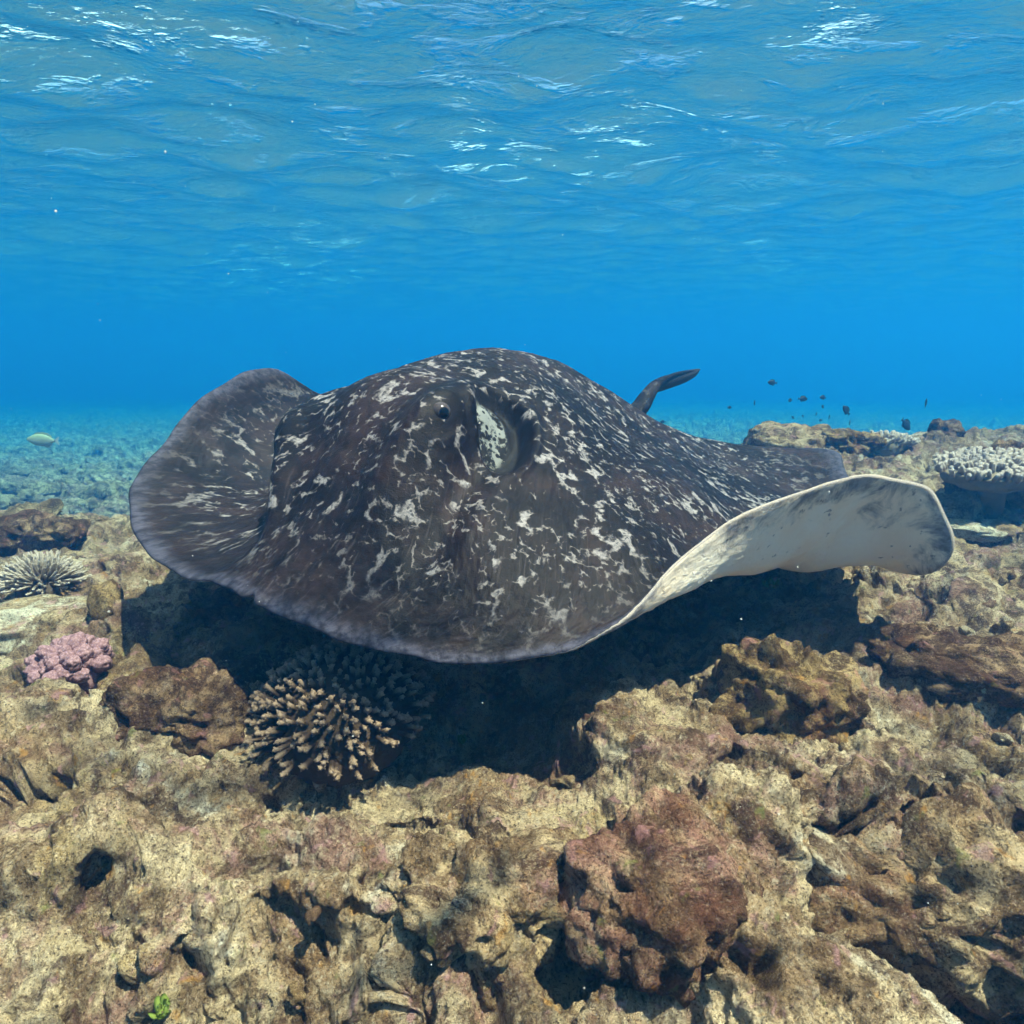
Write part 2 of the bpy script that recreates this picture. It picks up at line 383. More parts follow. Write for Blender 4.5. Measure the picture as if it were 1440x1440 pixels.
EYES = [(.172, .575), (-.172, .575)]; SPIR = [(.205, .452), (-.205, .452)]
dsp = np.zeros(len(ab))
cran = sstep(.26, .12, np.abs(a_)) * sstep(.36, .50, b_) * sstep(.80, .60, b_); dsp += .022 * cran
for (ea, eb), sg in zip(EYES, (1, -1)):
    d = np.hypot((a_ - ea) / 1.0, (b_ - eb) / 1.2)
    dsp += .022 * np.exp(-(d / .045) ** 2)
    dsp += .0022 * np.exp(-((d - .030) / .006) ** 2) + .0016 * np.exp(-((d - .047) / .006) ** 2) - .003 * np.exp(-(d / .018) ** 2)
    # brow that runs from the spiracle past the eye down the face
    along = np.clip((b_ - .40) / .30, 0, 1); ridge_a = sg * (.165 - .03 * along)
    lim = sstep(.34, .44, b_) * sstep(.86, .66, b_)
    dsp += .026 * np.exp(-((a_ - ridge_a) / .034) ** 2) * lim - .026 * np.exp(-((a_ - sg * .265) / .050) ** 2) * lim - .012 * np.exp(-((a_ - sg * .05) / .05) ** 2 - ((b_ - .66) / .09) ** 2)
spm = np.zeros(len(ab)); hlm = np.zeros(len(ab))
for (sa, sb) in SPIR:
    ua = (a_ - sa - .022 * np.sign(sa)) / .098; ub = (b_ - sb + .022) / .082; d = np.hypot(ua, ub)
    hole = sstep(1.0, .70, d); spm = np.maximum(spm, np.clip(1.03 - np.hypot(ua + .22 * np.sign(sa), ub - .10), 0, 1) * (d < 1.0)); hlm = np.maximum(hlm, hole)
    dsp -= hole * (.042 + .014 * sstep(.0, 1.0, ub)) ; dsp += .008 * np.exp(-((d - 1.12) / .15) ** 2)
    dsp += .012 * np.exp(-((ua + .1) / .45) ** 2 - ((ub + .35) / .3) ** 2)
sk = np.stack([a_, b_, a_ * 0], 1)
dsp += .0035 * fbm(sk, 9, 3) * sstep(1.0, .85, rflat) + .0012 * fbm(sk, 60, 2)
rip = noise3(np.stack([np.sin(PH.ravel()) * 9, np.cos(PH.ravel()) * 9, rflat * 1.2], 1)); dsp += .004 * rip * sstep(.72, .97, rflat)
top = base + N0 * dsp[:, None]
N1 = grid_normals(top)
thick = .010 + .115 * (1 - np.clip(np.hypot(a_ / .62, (b_ + .05) / .80), 0, 1) ** 2) ** 1.5 + .020 * sstep(1.0, .7, rflat)
edge_round = np.sqrt(np.clip(1 - ((rflat - .975) / .025).clip(0, 1) ** 2, 0, 1))
half = .5 * thick * edge_round
mid_off = .5 * thick
nb_ = ray_base(ab) * 0 + N0
upper = top.copy(); rimband = sstep(.975, 1.0, rflat)
upper = top - N0 * (mid_off - half)[:, None]
lower = (base + N0 * (dsp * sstep(.6, .95, rflat))[:, None]) - N0 * (mid_off + half + .045 * hlm)[:, None]
nv = NRD * NTH
# weld the rim: last ring shared
lower_idx = np.arange(nv).reshape(NRD, NTH) + nv
lower_idx[-1] = np.arange((NRD - 1) * NTH, nv)
co = np.vstack([upper, lower[:nv - NTH], upper[:NTH].mean(0)[None], lower[:NTH].mean(0)[None]])
ct, cb = 2 * nv - NTH, 2 * nv - NTH + 1
qt = grid_quads(NRD, NTH, wrap=True)
li = lower_idx.ravel(); qb = li[grid_quads(NRD, NTH, wrap=True)][:, ::-1]
j = np.arange(NTH); j2 = (j + 1) % NTH
trt = np.stack([np.full(NTH, ct), j2, j], 1); trb = np.stack([np.full(NTH, cb), nv + j, nv + j2], 1)
fnorm = np.cross(co[qt[5000, 1]] - co[qt[5000, 0]], co[qt[5000, 3]] - co[qt[5000, 0]])
if fnorm @ N0[qt[5000, 0]] < 0: qt = qt[:, ::-1]; qb = qb[:, ::-1]; trt = trt[:, ::-1]; trb = trb[:, ::-1]
me = mesh_np('stingray_body', co, np.vstack([qt, qb]), np.vstack([trt, trb]))
mi = np.concatenate([np.zeros(len(qt)), np.ones(len(qb)), np.zeros(NTH), np.ones(NTH)]).astype(np.int32)
# skin coordinates: pattern cells are drawn out along the fin rays towards the rim
comp = 1 - .30 * rflat ** 2
def ext(v, c0): return np.concatenate([v, v[:nv - NTH], [c0, c0]])
cen = base[:NTH].mean(0); s3 = (base - cen) * (1 - (.03 + .20 * sstep(.1, -.5, a_)) * rflat ** 2.5)[:, None]
skin = np.vstack([s3, s3[:nv - NTH] + 3.0, [[0, 0, 0], [3, 3, 3]]])
attr(me, 'skin', skin, True); attr(me, 'rimr', ext(rflat, 0)); attr(me, 'spir', ext(spm, 0)); attr(me, 'hole', ext(hlm, 0)); attr(me, 'ang', ext(PH.ravel(), 0))

def ray_top_mat():
    t = NT('ray_skin'); v = t.attr('skin', 'Vector'); r = t.attr('rimr'); sp = t.attr('spir')
    warp = t.noise(v, 14, 4, .6, 0, out='Color'); mv = t.n('ShaderNodeVectorMath', operation='MULTIPLY_ADD'); t.l(warp, mv.inputs[0])
    mv.inputs[1].default_value = (.07,) * 3; t.l(v, mv.inputs[2]); wv = mv.outputs[0]
    big = t.noise(v, 4.0, 4, .6, .5); mid = t.noise(v, 20, 4, .6, .3, off=4.)
    base_c = t.mix(t.ramp(big, .38, .68), (.0055, .0036, .0040), (.026, .0150, .0140))
    base_c = t.mix(t.ramp(mid, .42, .62, 0, .7), base_c, (.006, .0045, .005))
    e1 = t.vor(wv, 40.0); e2 = t.vor(wv, 82.0)
    msk = t.ramp(t.noise(v, 8.0, 5, .65, .8, off=9.), .44, .60, -.15, .10)
    msk2 = t.ramp(t.noise(v, 12.0, 5, .65, .5, off=19.), .42, .60, -.16, .10)
    n40 = t.noise(v, 60, 4, .65)
    w1 = t.ramp(t.math('ADD', t.math('MULTIPLY_ADD', n40, .16, e1), msk), .73, .95)
    w2 = t.ramp(t.math('ADD', t.math('MULTIPLY_ADD', n40, .16, e2), msk2), .78, 1.0, 0, .75)
    bl = t.math('MAXIMUM', w1, w2)
    bl = t.math('MULTIPLY', bl, t.ramp(r, .96, .70, .15, 1.0))
    fine = t.math('MULTIPLY', t.ramp(t.noise(v, 150, 3, .7), .35, .60, .5, 1.0), t.ramp(t.vor(wv, 120.0), .22, .42, .25, 1.0))
    bl = t.math('MULTIPLY', bl, fine)
    c = t.mix(bl, base_c, (.27, .245, .25))
    haze = t.ramp(t.noise(v, 3.2, 5, .65, .4, off=33.), .56, .76, 0, .14)
    c = t.mix(haze, c, (.12, .10, .11))
    pol = t.n('ShaderNodeCombineXYZ'); t.l(t.math('MULTIPLY', t.attr('ang'), 16.0), pol.inputs[0]); t.l(t.math('MULTIPLY', r, 2.6), pol.inputs[1])
    st = t.noise(pol.outputs[0], 5.0, 5, .65); c = t.mix(t.math('MULTIPLY', t.ramp(st, .54, .70), t.ramp(r, .45, .8, 0, .12)), c, (.20, .175, .185))
    # slimy blue-grey rim, its bluish sheen painted into the colour
    rn = t.math('MULTIPLY_ADD', t.noise(v, 22, 5, .65), .07, r)
    c = t.mix(t.ramp(rn, .972, 1.025, 0, .7), c, t.mix(t.ramp(t.noise(v, 70, 4, .7), .35, .65), (.020, .0195, .031), (.085, .081, .118)))
    # the valve inside the spiracle: pale with dark dots; the hole's darkness is put into the colour
    dots = t.vor(v, 70.0); pale = t.math('MULTIPLY', t.ramp(dots, .26, .36), t.math('MULTIPLY', t.ramp(sp, .42, .60), t.ramp(t.noise(v, 34, 4, .7, off=2.), .44, .53)))
    c = t.mix(t.ramp(t.attr('hole'), .10, .45, 0, .96), c, t.mix(pale, (.011, .010, .011), (.21, .22, .215)))
    h = t.noise(v, 120, 4, .65); nb = t.bump(h, .35, .004); nb = t.bump(t.noise(v, 420, 2, .6), .5, .0016, nb)
    nb = t.bump(st, .12, .006, nb)
    return t.fin(c, .55, nb, .10)
def ray_belly_mat():
    t = NT('ray_belly'); v = t.attr('skin', 'Vector'); r = t.attr('rimr')
    c = t.mix(t.ramp(t.noise(v, 6, 4, .6, .4), .35, .65), (.88, .68, .50), (.90, .78, .64))
    rn = t.math('MULTIPLY_ADD', t.noise(v, 14, 5, .7, .6), .24, r)
    c = t.mix(t.ramp(rn, 1.07, 1.13, 0, .9), c, t.mix(t.ramp(t.noise(v, 40, 4, .7), .4, .6), (.075, .07, .085), (.22, .21, .23)))
    sp = t.math('MULTIPLY', t.ramp(t.noise(v, 45, 3, .6, .4, off=8.), .64, .70), t.ramp(r, .70, .86))
    c = t.mix(t.math('MULTIPLY', sp, .7), c, (.10, .09, .10))
    pol = t.n('ShaderNodeCombineXYZ'); t.l(t.math('MULTIPLY', t.attr('ang'), 30.0), pol.inputs[0]); t.l(t.math('MULTIPLY', r, 40.0), pol.inputs[1])
    wr_ = t.noise(pol.outputs[0], 2.2, 3, .6, .8); nb = t.bump(wr_, .35, .006); nb = t.bump(t.noise(v, 160, 3, .6), .25, .002, nb)
    return t.fin(c, .55, nb, .2)
M_skin, M_belly = ray_top_mat(), ray_belly_mat()
me.materials.append(M_skin); me.materials.append(M_belly); me.polygons.foreach_set('material_index', mi)
ray_at = upper.reshape(NRD, NTH, 3)
root_p = co.mean(0)
stingray = link('stingray', None, loc=tuple(root_p), label='large dark stingray mottled with pale blotches gliding over the reef', cat='stingray')
def child(name, me_, mat, parent=stingray, base_p=root_p):
    o = link(name, me_, mat, parent); o.matrix_parent_inverse = Matrix.Translation(-Vector(base_p)); return o
child('body', me, M_skin)

def uv_sphere(r, nu=24, nv_=16):
    th_ = np.linspace(0, np.pi, nv_); ph_ = np.linspace(0, 2 * np.pi, nu, endpoint=False)
    T, P_ = np.meshgrid(th_, ph_, indexing='ij')
    return np.stack([r * np.sin(T) * np.cos(P_), r * np.sin(T) * np.sin(P_), r * np.cos(T)], -1).reshape(-1, 3), grid_quads(nv_, nu, wrap=True)[:, ::-1]
t = NT('ray_eye'); z_ = t.n('ShaderNodeSeparateXYZ'); t.l(t.co('Object'), z_.inputs[0])
rr_ = t.math('LENGTH' if False else 'MULTIPLY', z_.outputs[2], 1.0)
ec = t.mix(t.ramp(z_.outputs[2], .0150, .0165), t.mix(t.noise(t.co('Object'), 300, 3, .6), (.018, .013, .012), (.10, .075, .07)), (.004, .004, .005))
M_eye = t.fin(ec, .2, None, .35)
for (ea, eb), sg in zip(EYES, (1, -1)):
    k = np.argmin((a_ - ea) ** 2 + (b_ - eb) ** 2)
    p = upper[k]; nrm = Vector(N0[k]); side = Vector(ray_base(np.array([[ea + sg * .05, eb]]))[0] - ray_base(np.array([[ea, eb]]))[0]).normalized()
    dirv = (side * .8 + nrm * .6).normalized()
    sc_, sq_ = uv_sphere(.0185)
    o = link('eye', mesh_np('eye', sc_, sq_), M_eye, stingray)
    o.location = Vector(p) - dirv * .0095 - Vector(root_p); o.rotation_euler = dirv.to_track_quat('Z', 'Y').to_euler()

def tube(path, radii, sides=16, flat=None):
    path = np.asarray(path, float); nn = len(path); vs_ = []; up = np.array([0, 0, 1.0])
    for i in range(nn):
        tg = path[min(i + 1, nn - 1)] - path[max(i - 1, 0)]; tg /= np.linalg.norm(tg)
        s1 = np.cross(tg, up); s1 /= np.linalg.norm(s1) + 1e-9; s2 = np.cross(s1, tg)
        for k in range(sides):
            an = 2 * np.pi * k / sides; f1, f2 = (1, 1) if flat is None else flat[i]
            vs_.append(path[i] + radii[i] * (f1 * math.cos(an) * s1 + f2 * math.sin(an) * s2))
    q = grid_quads(nn, sides, wrap=True); vs_ = np.array(vs_)
    vs_ = np.vstack([vs_, path[0], path[-1]]); k = np.arange(sides); k2 = (k + 1) % sides
    tr_ = np.vstack([np.stack([np.full(sides, nn * sides), k2, k], 1), np.stack([np.full(sides, nn * sides + 1), (nn - 1) * sides + k, (nn - 1) * sides + k2], 1)])
    return vs_, q, tr_
def smooth_path(pts, n_=40):
    pts = np.asarray(pts, float); tt_ = np.linspace(0, len(pts) - 1, n_); out = []
    for x in tt_:
        i = min(int(x), len(pts) - 2); f_ = x - i
        p0, p1, p2, p3 = pts[max(i - 1, 0)], pts[i], pts[i + 1], pts[min(i + 2, len(pts) - 1)]
        out.append(.5 * ((2 * p1) + (-p0 + p2) * f_ + (2 * p0 - 5 * p1 + 4 * p2 - p3) * f_ ** 2 + (-p0 + 3 * p1 - 3 * p2 + p3) * f_ ** 3))
    return np.array(out)
tp = smooth_path([pix(820, 606, 2.05), pix(868, 592, 2.12), pix(896, 577, 2.18), pix(910, 557, 2.24), pix(924, 539, 2.32), pix(948, 527, 2.44), pix(968, 522, 2.56), pix(983, 520, 2.68)], 44)
s_ = np.linspace(0, 1, 44)
tv, tq, ttri = tube(tp, .034 * np.clip(1 - s_ * 1.5, 0, 1) ** .7 + .010 * (1 - s_ ** 4) + .002, 16, [(1.0, .75)] * 44)
mt = mesh_np('tail', tv, tq, ttri); attr(mt, 'skin', np.stack([tv[:, 0], tv[:, 1] * .4, tv[:, 2]], 1), True); attr(mt, 'rimr', np.full(len(tv), .93)); attr(mt, 'spir', np.zeros(len(tv))); attr(mt, 'hole', np.zeros(len(tv))); attr(mt, 'ang', np.zeros(len(tv)))
child('tail', mt, M_skin)
# dark fin fold under the outer half of the tail
k0 = 22; fp = tp[k0:]; m_ = len(fp); drop = .046 * np.sin(np.linspace(.08, 1, m_) * np.pi) ** .6 + .004
fv = []; 
for i in range(m_):
    for w_, sx in ((0, -.006), (1, -.002), (1, .002), (0, .006)):
        fv.append(fp[i] + np.array([sx, 0, .004 - drop[i] * w_]))
t = NT('tail_fin'); v = t.co('Object'); M_fin = t.fin(t.mix(t.noise(v, 60, 4, .6), (.010, .009, .011), (.04, .034, .036)), .6, t.bump(t.noise(v, 200, 3), .3, .003), .15)
child('tail_fin', mesh_np('tail_fin', np.array(fv), grid_quads(m_, 4, wrap=True)), M_fin)

# ------------------------------------------------------------------ loose rocks and boulders
import bmesh
_ico = {}
def ico(sub):
    if sub not in _ico:
        bm = bmesh.new(); bmesh.ops.create_icosphere(bm, subdivisions=sub, radius=1.0)
        _ico[sub] = (np.array([v.co[:] for v in bm.verts]), np.array([[v.index for v in f.verts] for f in bm.faces])); bm.free()
    return _ico[sub]
def rock_mesh(name, size, seed, sub=5, rough=1.0, flat=0.0, blocky=0.0):
    v, f = ico(sub); v = v.copy(); off = seed * 7.31
    if blocky: v = np.sign(v) * np.abs(v) ** (1 - blocky * .55); 
    r = 1 + rough * (.34 * noise3(v * 1.3 + off) + .20 * (np.abs(noise3(v * 2.6 + off)) - .25))
    p = v * r[:, None] * np.array(size); nn = v / np.array(size); nn /= np.linalg.norm(nn, axis=1)[:, None]
    k = max(size)
    if k < .3: p = roughen(p + off, nn, rough * min(1.0, k / .09)) - off
    else: p = roughen((p + off) * .4, nn, rough * .8) / .4 - off
    return mesh_np(name, p, tris=f)
M_rock_beige = reef_mat('rock_beige', (1, .96, .9), pink=.4, olive=.4, dark=.5, pale=.5, off=3.3)
M_rock_red = reef_mat('rock_red', (.95, .84, .80), pink=1.5, olive=.3, dark=.7, pale=.3, off=9.1)
M_rock_gold = reef_mat('rock_gold', (.98, .90, .72), pink=.3, olive=1.5, dark=.8, pale=.3, off=5.7)
M_rock_dark = reef_mat('rock_dark', (.70, .60, .55), pink=.8, olive=.3, dark=1.3, pale=.0, off=1.9)
M_rock_grey = reef_mat('rock_grey', (.66, .70, .66), pink=-.6, olive=-.2, dark=.9, pale=.2, off=8.8)
M_rock_pale = reef_mat('rock_pale', (1.1, 1.12, 1.08), pink=-.4, olive=.0, dark=-.2, pale=1.6, off=6.4)
def rock(name, label, cat, px, py, size, seed, mat, sub=5, rough=1.0, rotz=0.0, lift=.25, tilt=(0, 0), blocky=0.0, at=None, group=None):
    p = on_ground(px, py) if at is None else at
    z = ground_z(p[0], p[1])
    o = link(name, rock_mesh(name, size, seed, sub, rough, blocky=blocky), mat, loc=(p[0], p[1], z + size[2] * lift), label=label, cat=cat, group=group)
    o.rotation_euler = (tilt[0], tilt[1], rotz); return o
rock('coral_boulder', 'rounded brown coral boulder on the reef crest behind the ray', 'rock', 1112, 640, (.235, .18, .10), 1, M_rock_beige, 5, .8, lift=.30)
rock('coral_rock', 'small dark round rock perched on the reef crest', 'rock', 1325, 624, (.080, .07, .055), 2, M_rock_dark, 4, .7, lift=.6)
rock('coral_boulder', 'golden brown algae-covered knob of rock at the edge of the shadow', 'rock', 1112, 975, (.12, .10, .095), 3, M_rock_gold, 5, 1.0, lift=-.2)
rock('coral_boulder', 'reddish encrusted lump of rock on the sunlit foreground', 'rock', 925, 1262, (.105, .085, .08), 4, M_rock_red, 5, 1.0, lift=-.2)
rock('coral_boulder', 'wide brown rock with a dark hollow beneath at the foreground corner', 'rock', 1385, 1235, (.19, .12, .10), 5, M_rock_beige, 5, 1.0, lift=-.25)
rock('coral_rock', 'dark maroon ridge of rock in the sunlit slope beside the wing', 'rock', 1365, 930, (.17, .09, .06), 6, M_rock_dark, 5, 1.0, lift=-.15, rotz=-.35)
rock('limestone_slab', 'whitish flat limestone slab beside the spiky pale coral', 'rock', 50, 880, (.16, .10, .05), 7, M_rock_pale, 5, .45, lift=.35, blocky=.6, rotz=.2)
rock('limestone_slab', 'pale grey flat slab beside the curled wing tip', 'rock', 1372, 752, (.13, .08, .028), 8, M_rock_pale, 5, .5, lift=.6, blocky=.4)
rock('coral_rock', 'brown upright stub of rock behind the pink coral', 'rock', 152, 868, (.035, .035, .055), 9, M_rock_gold, 4, .5, lift=.5, blocky=.3)
rock('coral_boulder', 'grey mossy mound of dead coral under the front of the ray', 'rock', 372, 935, (.10, .09, .075), 10, M_rock_grey, 5, .7, lift=.3)
rock('coral_boulder', 'pink and beige knob of rock beside the reddish lump', 'rock', 690, 1235, (.11, .08, .07), 11, M_rock_beige, 5, 1.0, lift=-.1)
rock('coral_boulder', 'dark rusty rock between the pink coral and the shaded coral', 'rock', 250, 985, (.12, .09, .065), 12, M_rock_dark, 5, 1.0, lift=-.4)
rock('coral_boulder', 'brown overhanging rock holding up the knobbly plate coral', 'rock', 1420, 690, (.20, .14, .13), 13, M_rock_dark, 5, .9, lift=.35)
rock('coral_rock', 'rusty beige rock under the left wing edge', 'rock', 300, 870, (.09, .06, .05), 14, M_rock_red, 5, .9, lift=.2)
rock('coral_rock', 'rough brown rock at the edge of the reef above the turquoise floor', 'rock', 60, 765, (.16, .10, .075), 15, M_rock_dark, 5, .9, lift=.3)
rock('coral_rock', 'beige blocky rock at the reef edge beside the left wing', 'rock', 150, 738, (.14, .10, .075), 16, M_rock_beige, 5, .9, lift=.3)
rock('coral_rock', 'flat brown rock between the crest boulder and finger coral', 'rock', 1190, 640, (.14, .10, .055), 18, M_rock_gold, 5, .9, lift=.35)
M_far = reef_mat('rock_far', (.85, .9, .85), pink=-.5, olive=.1, dark=.6, pale=.6, off=2.2)
for i, (px, py, s) in enumerate([(100, 665, .36), (30, 668, .42), (190, 655, .40), (160, 700, .50), (60, 700, .32), (215, 690, .30), (10, 720, .30), (120, 715, .22), (70, 650, .35), (150, 640, .45),
                                 (210, 628, .5), (20, 640, .5), (90, 630, .55), (45, 735, .2), (95, 690, .25), (135, 672, .28), (10, 690, .25), (185, 722, .22)]):
    p = on_ground(px, py); a = (random.uniform(.8, 1.2), random.uniform(.7, 1.0), random.uniform(.42, .7))
    rock('seabed_boulder', 'turquoise-tinged boulder on the lower sea floor beyond the reef edge', 'rock', px, py, tuple(s * .62 * k for k in a), 30 + i, M_far, 5, 1.0,
         rotz=random.random() * 6, lift=.25, at=p, group='boulders on the lower sea floor')
rub = []
for k in range(6):
    m_ = rock_mesh('rubble', (.05, .038, .03), 60 + k, 3, 1.0); rub.append(m_)
    for v in m_.vertices: v.co *= 20
for m_, mm in zip(rub, (M_rock_beige, M_rock_pale, M_rock_red, M_rock_gold, M_rock_beige, M_rock_dark)): m_.materials.append(mm)
rr_ = random.Random(5)
for i in range(46):
    px, py = rr_.uniform(0, 1440), rr_.choice([rr_.uniform(960, 1420), rr_.uniform(840, 960), rr_.uniform(680, 860)])
    if 180 < px < 1330 and py < 960: px = rr_.choice([rr_.uniform(0, 170), rr_.uniform(1345, 1440)])
    if 320 < px < 650 and 880 < py < 1100: continue
    p = on_ground(px, py); z = ground_z(p[0], p[1]); s = rr_.uniform(.010, .024)
    o = link('coral_fragment', rub[i % 6], loc=(p[0], p[1], z + s * .12), label='small broken coral fragment lying loose on the reef rock', cat='coral fragment', group='coral fragments on the reef')
    o.scale = (s,) * 3; o.rotation_euler = (rr_.random(), rr_.random(), rr_.random() * 6)

# ------------------------------------------------------------------ corals
def branch_mesh(name, seed, taper=.75, nubs=7, sides=7, rings=7, bump=.16):
    """unit branch: length 1 along z, radius about 0.15, rounded tip, small cups on its sides"""
    r0 = random.Random(seed); vs_ = []; lean = (r0.uniform(-.12, .12), r0.uniform(-.12, .12))
    for i in range(rings):
        h = i / (rings - 1); rad_ = .15 * (1 - (1 - taper) * h)
        if i == rings - 1: rad_ *= .45
        if i == rings - 2: h = .93; 
        for k in range(sides):
            an = 2 * math.pi * k / sides + .3 * i
            q = rad_ * (1 + r0.uniform(-bump, bump)); vs_.append((q * math.cos(an) + lean[0] * h * h, q * math.sin(an) + lean[1] * h * h, h))
    q = grid_quads(rings, sides, wrap=True).tolist(); vs_.append((lean[0], lean[1], 1.02)); tip = len(vs_) - 1
    tr_ = [((rings - 1) * sides + k, (rings - 1) * sides + (k + 1) % sides, tip) for k in range(sides)]
    for j in range(nubs):
        h = r0.uniform(.35, .93); an = r0.uniform(0, 6.28); rad_ = .15 * (1 - (1 - taper) * h) * .8; L = r0.uniform(.09, .17); w = .055
        cx, cyy = lean[0] * h * h + rad_ * math.cos(an), lean[1] * h * h + rad_ * math.sin(an)
        d = Vector((math.cos(an), math.sin(an), .7)).normalized(); s1 = Vector((-math.sin(an), math.cos(an), 0)); s2 = d.cross(s1)
        b0 = len(vs_)
        for sc2, dd in ((1, 0), (.85, .6)):
            for k in range(4):
                aa = k * math.pi / 2; pnt = Vector((cx, cyy, h)) + d * L * dd + (s1 * math.cos(aa) + s2 * math.sin(aa)) * w * sc2; vs_.append(tuple(pnt))
        vs_.append(tuple(Vector((cx, cyy, h)) + d * L))
        for k in range(4):
            k2 = (k + 1) % 4; q.append([b0 + k, b0 + k2, b0 + 4 + k2, b0 + 4 + k]); tr_.append((b0 + 4 + k, b0 + 4 + k2, b0 + 8))
    return mesh_np(name, np.array(vs_), np.array(q), np.array(tr_))
def coral_mat(name, stem, tip, lo=.45, hi=.98, bscale=30):
    t = NT(name); v = t.co('Object'); sx = t.n('ShaderNodeSeparateXYZ'); t.l(v, sx.inputs[0])
    inf = t.n('ShaderNodeObjectInfo')
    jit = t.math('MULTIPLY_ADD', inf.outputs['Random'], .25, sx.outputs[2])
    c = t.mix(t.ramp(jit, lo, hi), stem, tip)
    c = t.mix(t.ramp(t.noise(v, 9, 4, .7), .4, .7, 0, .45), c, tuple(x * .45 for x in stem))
    nb = t.bump(t.noise(v, bscale, 3, .7), .6, .05)
    return t.fin(c, .75, nb, .12)
def base_mat(name, col):
    t = NT(name); v = t.co('Object'); c = t.mix(t.noise(v, 40, 4, .7), tuple(x * .35 for x in col), col)
    return t.fin(c, .85, t.bump(t.noise(v, 90, 4, .7), .7, .01), .1)
def dome(name, rx, ry, h, depth=.05, seed=0):
    v, f = ico(4); v = v.copy(); p = v * np.array([rx, ry, h]); p[:, 2] = np.where(v[:, 2] < 0, v[:, 2] * depth, p[:, 2])
    p *= (1 + .08 * noise3(v * 5 + seed))[:, None]; return mesh_np(name, p, tris=f)
def branching_coral(name, label, loc, rx, ry, h, nb_, length, width, mats, mbase, seed, spread=78, tilt=(0, 0), stalk=True, part='branch', jitter=1.0, bh=.75, core=.86, power=1.15, pack=.5):
    r0 = random.Random(seed); root = link(name, None, loc=loc, label=label, cat='coral'); root.rotation_euler = (tilt[0], tilt[1], r0.random() * 0)
    link('base', dome('base', rx * core * .86, ry * core * .86, h * bh * .97, .07, seed), mbase, root)
    for i in range(nb_):
        rho = ((i + .5) / nb_) ** pack; psi = i * 2.399963 + r0.uniform(-.25, .25) * jitter
        x, y = math.cos(psi) * rho, math.sin(psi) * rho
        zz = h * bh * math.sqrt(max(0, 1 - (rho * .86 / .90) ** 2)) * (.9 if core > .8 else .95)
        el = math.radians(spread * rho ** power + r0.uniform(-7, 7) * jitter); ps = psi + r0.uniform(-.2, .2) * jitter
        d = Vector((math.sin(el) * math.cos(ps), math.sin(el) * math.sin(ps), math.cos(el)))
        o = link(part, mats[r0.randrange(len(mats))], parent=root)
        L = length * r0.uniform(.8, 1.2); wd = width * r0.uniform(.85, 1.2) / .15
        o.location = Vector((x * rx * (core - .06), y * ry * (core - .06), zz)) - d * L * .15; o.scale = (wd, wd, L)
        o.rotation_euler = (d.to_track_quat('Z', 'Y') @ Matrix.Rotation(r0.random() * 6.28, 3, 'Z').to_quaternion()).to_euler()
    return root
def variants(mat, n_, **k):
    out = []
    for j_ in range(n_):
        m_ = branch_mesh('branch', 100 + j_, **k); m_.materials.append(mat); out.append(m_)
    return out
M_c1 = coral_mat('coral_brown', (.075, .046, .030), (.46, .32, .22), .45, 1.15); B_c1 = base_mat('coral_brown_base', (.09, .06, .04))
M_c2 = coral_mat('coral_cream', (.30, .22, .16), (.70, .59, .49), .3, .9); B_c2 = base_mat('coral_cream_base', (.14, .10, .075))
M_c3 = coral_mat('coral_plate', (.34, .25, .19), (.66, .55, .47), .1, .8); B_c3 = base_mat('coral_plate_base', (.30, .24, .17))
q = pix(481, 985, 1.10)
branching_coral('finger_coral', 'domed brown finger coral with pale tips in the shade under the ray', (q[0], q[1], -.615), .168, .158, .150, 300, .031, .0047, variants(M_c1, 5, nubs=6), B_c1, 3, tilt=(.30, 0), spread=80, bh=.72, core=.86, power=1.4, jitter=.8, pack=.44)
q = on_ground(62, 838)
branching_coral('spiky_coral', 'spiky cream finger coral on the reef beside the whitish slab', (q[0], q[1], ground_z(q[0], q[1]) + .005), .125, .11, .08, 210, .060, .0042, variants(M_c2, 4, taper=.5, nubs=5), B_c2, 4, spread=84, core=.6)
q = pix(1402, 660, 2.2)
pl = branching_coral('plate_coral', 'pale knobbly plate coral on the dark overhanging rock', tuple(q), .25, .17, .035, 290, .034, .0068, variants(M_c3, 4, taper=.95, nubs=5, rings=5), B_c3, 5, spread=28, tilt=(.16, -.06), part='knob', bh=.6)
sv, sq_, st_ = tube([(0, .03, -.16), (0, .01, -.07), (0, 0, -.01)], [.07, .05, .12], 14); link('stalk', mesh_np('stalk', sv, sq_, st_), B_c3, pl)
q = on_ground(1240, 634)
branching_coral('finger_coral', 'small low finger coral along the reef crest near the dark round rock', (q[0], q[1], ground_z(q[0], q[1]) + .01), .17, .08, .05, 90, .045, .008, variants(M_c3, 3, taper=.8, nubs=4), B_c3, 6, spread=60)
q = on_ground(20, 860)
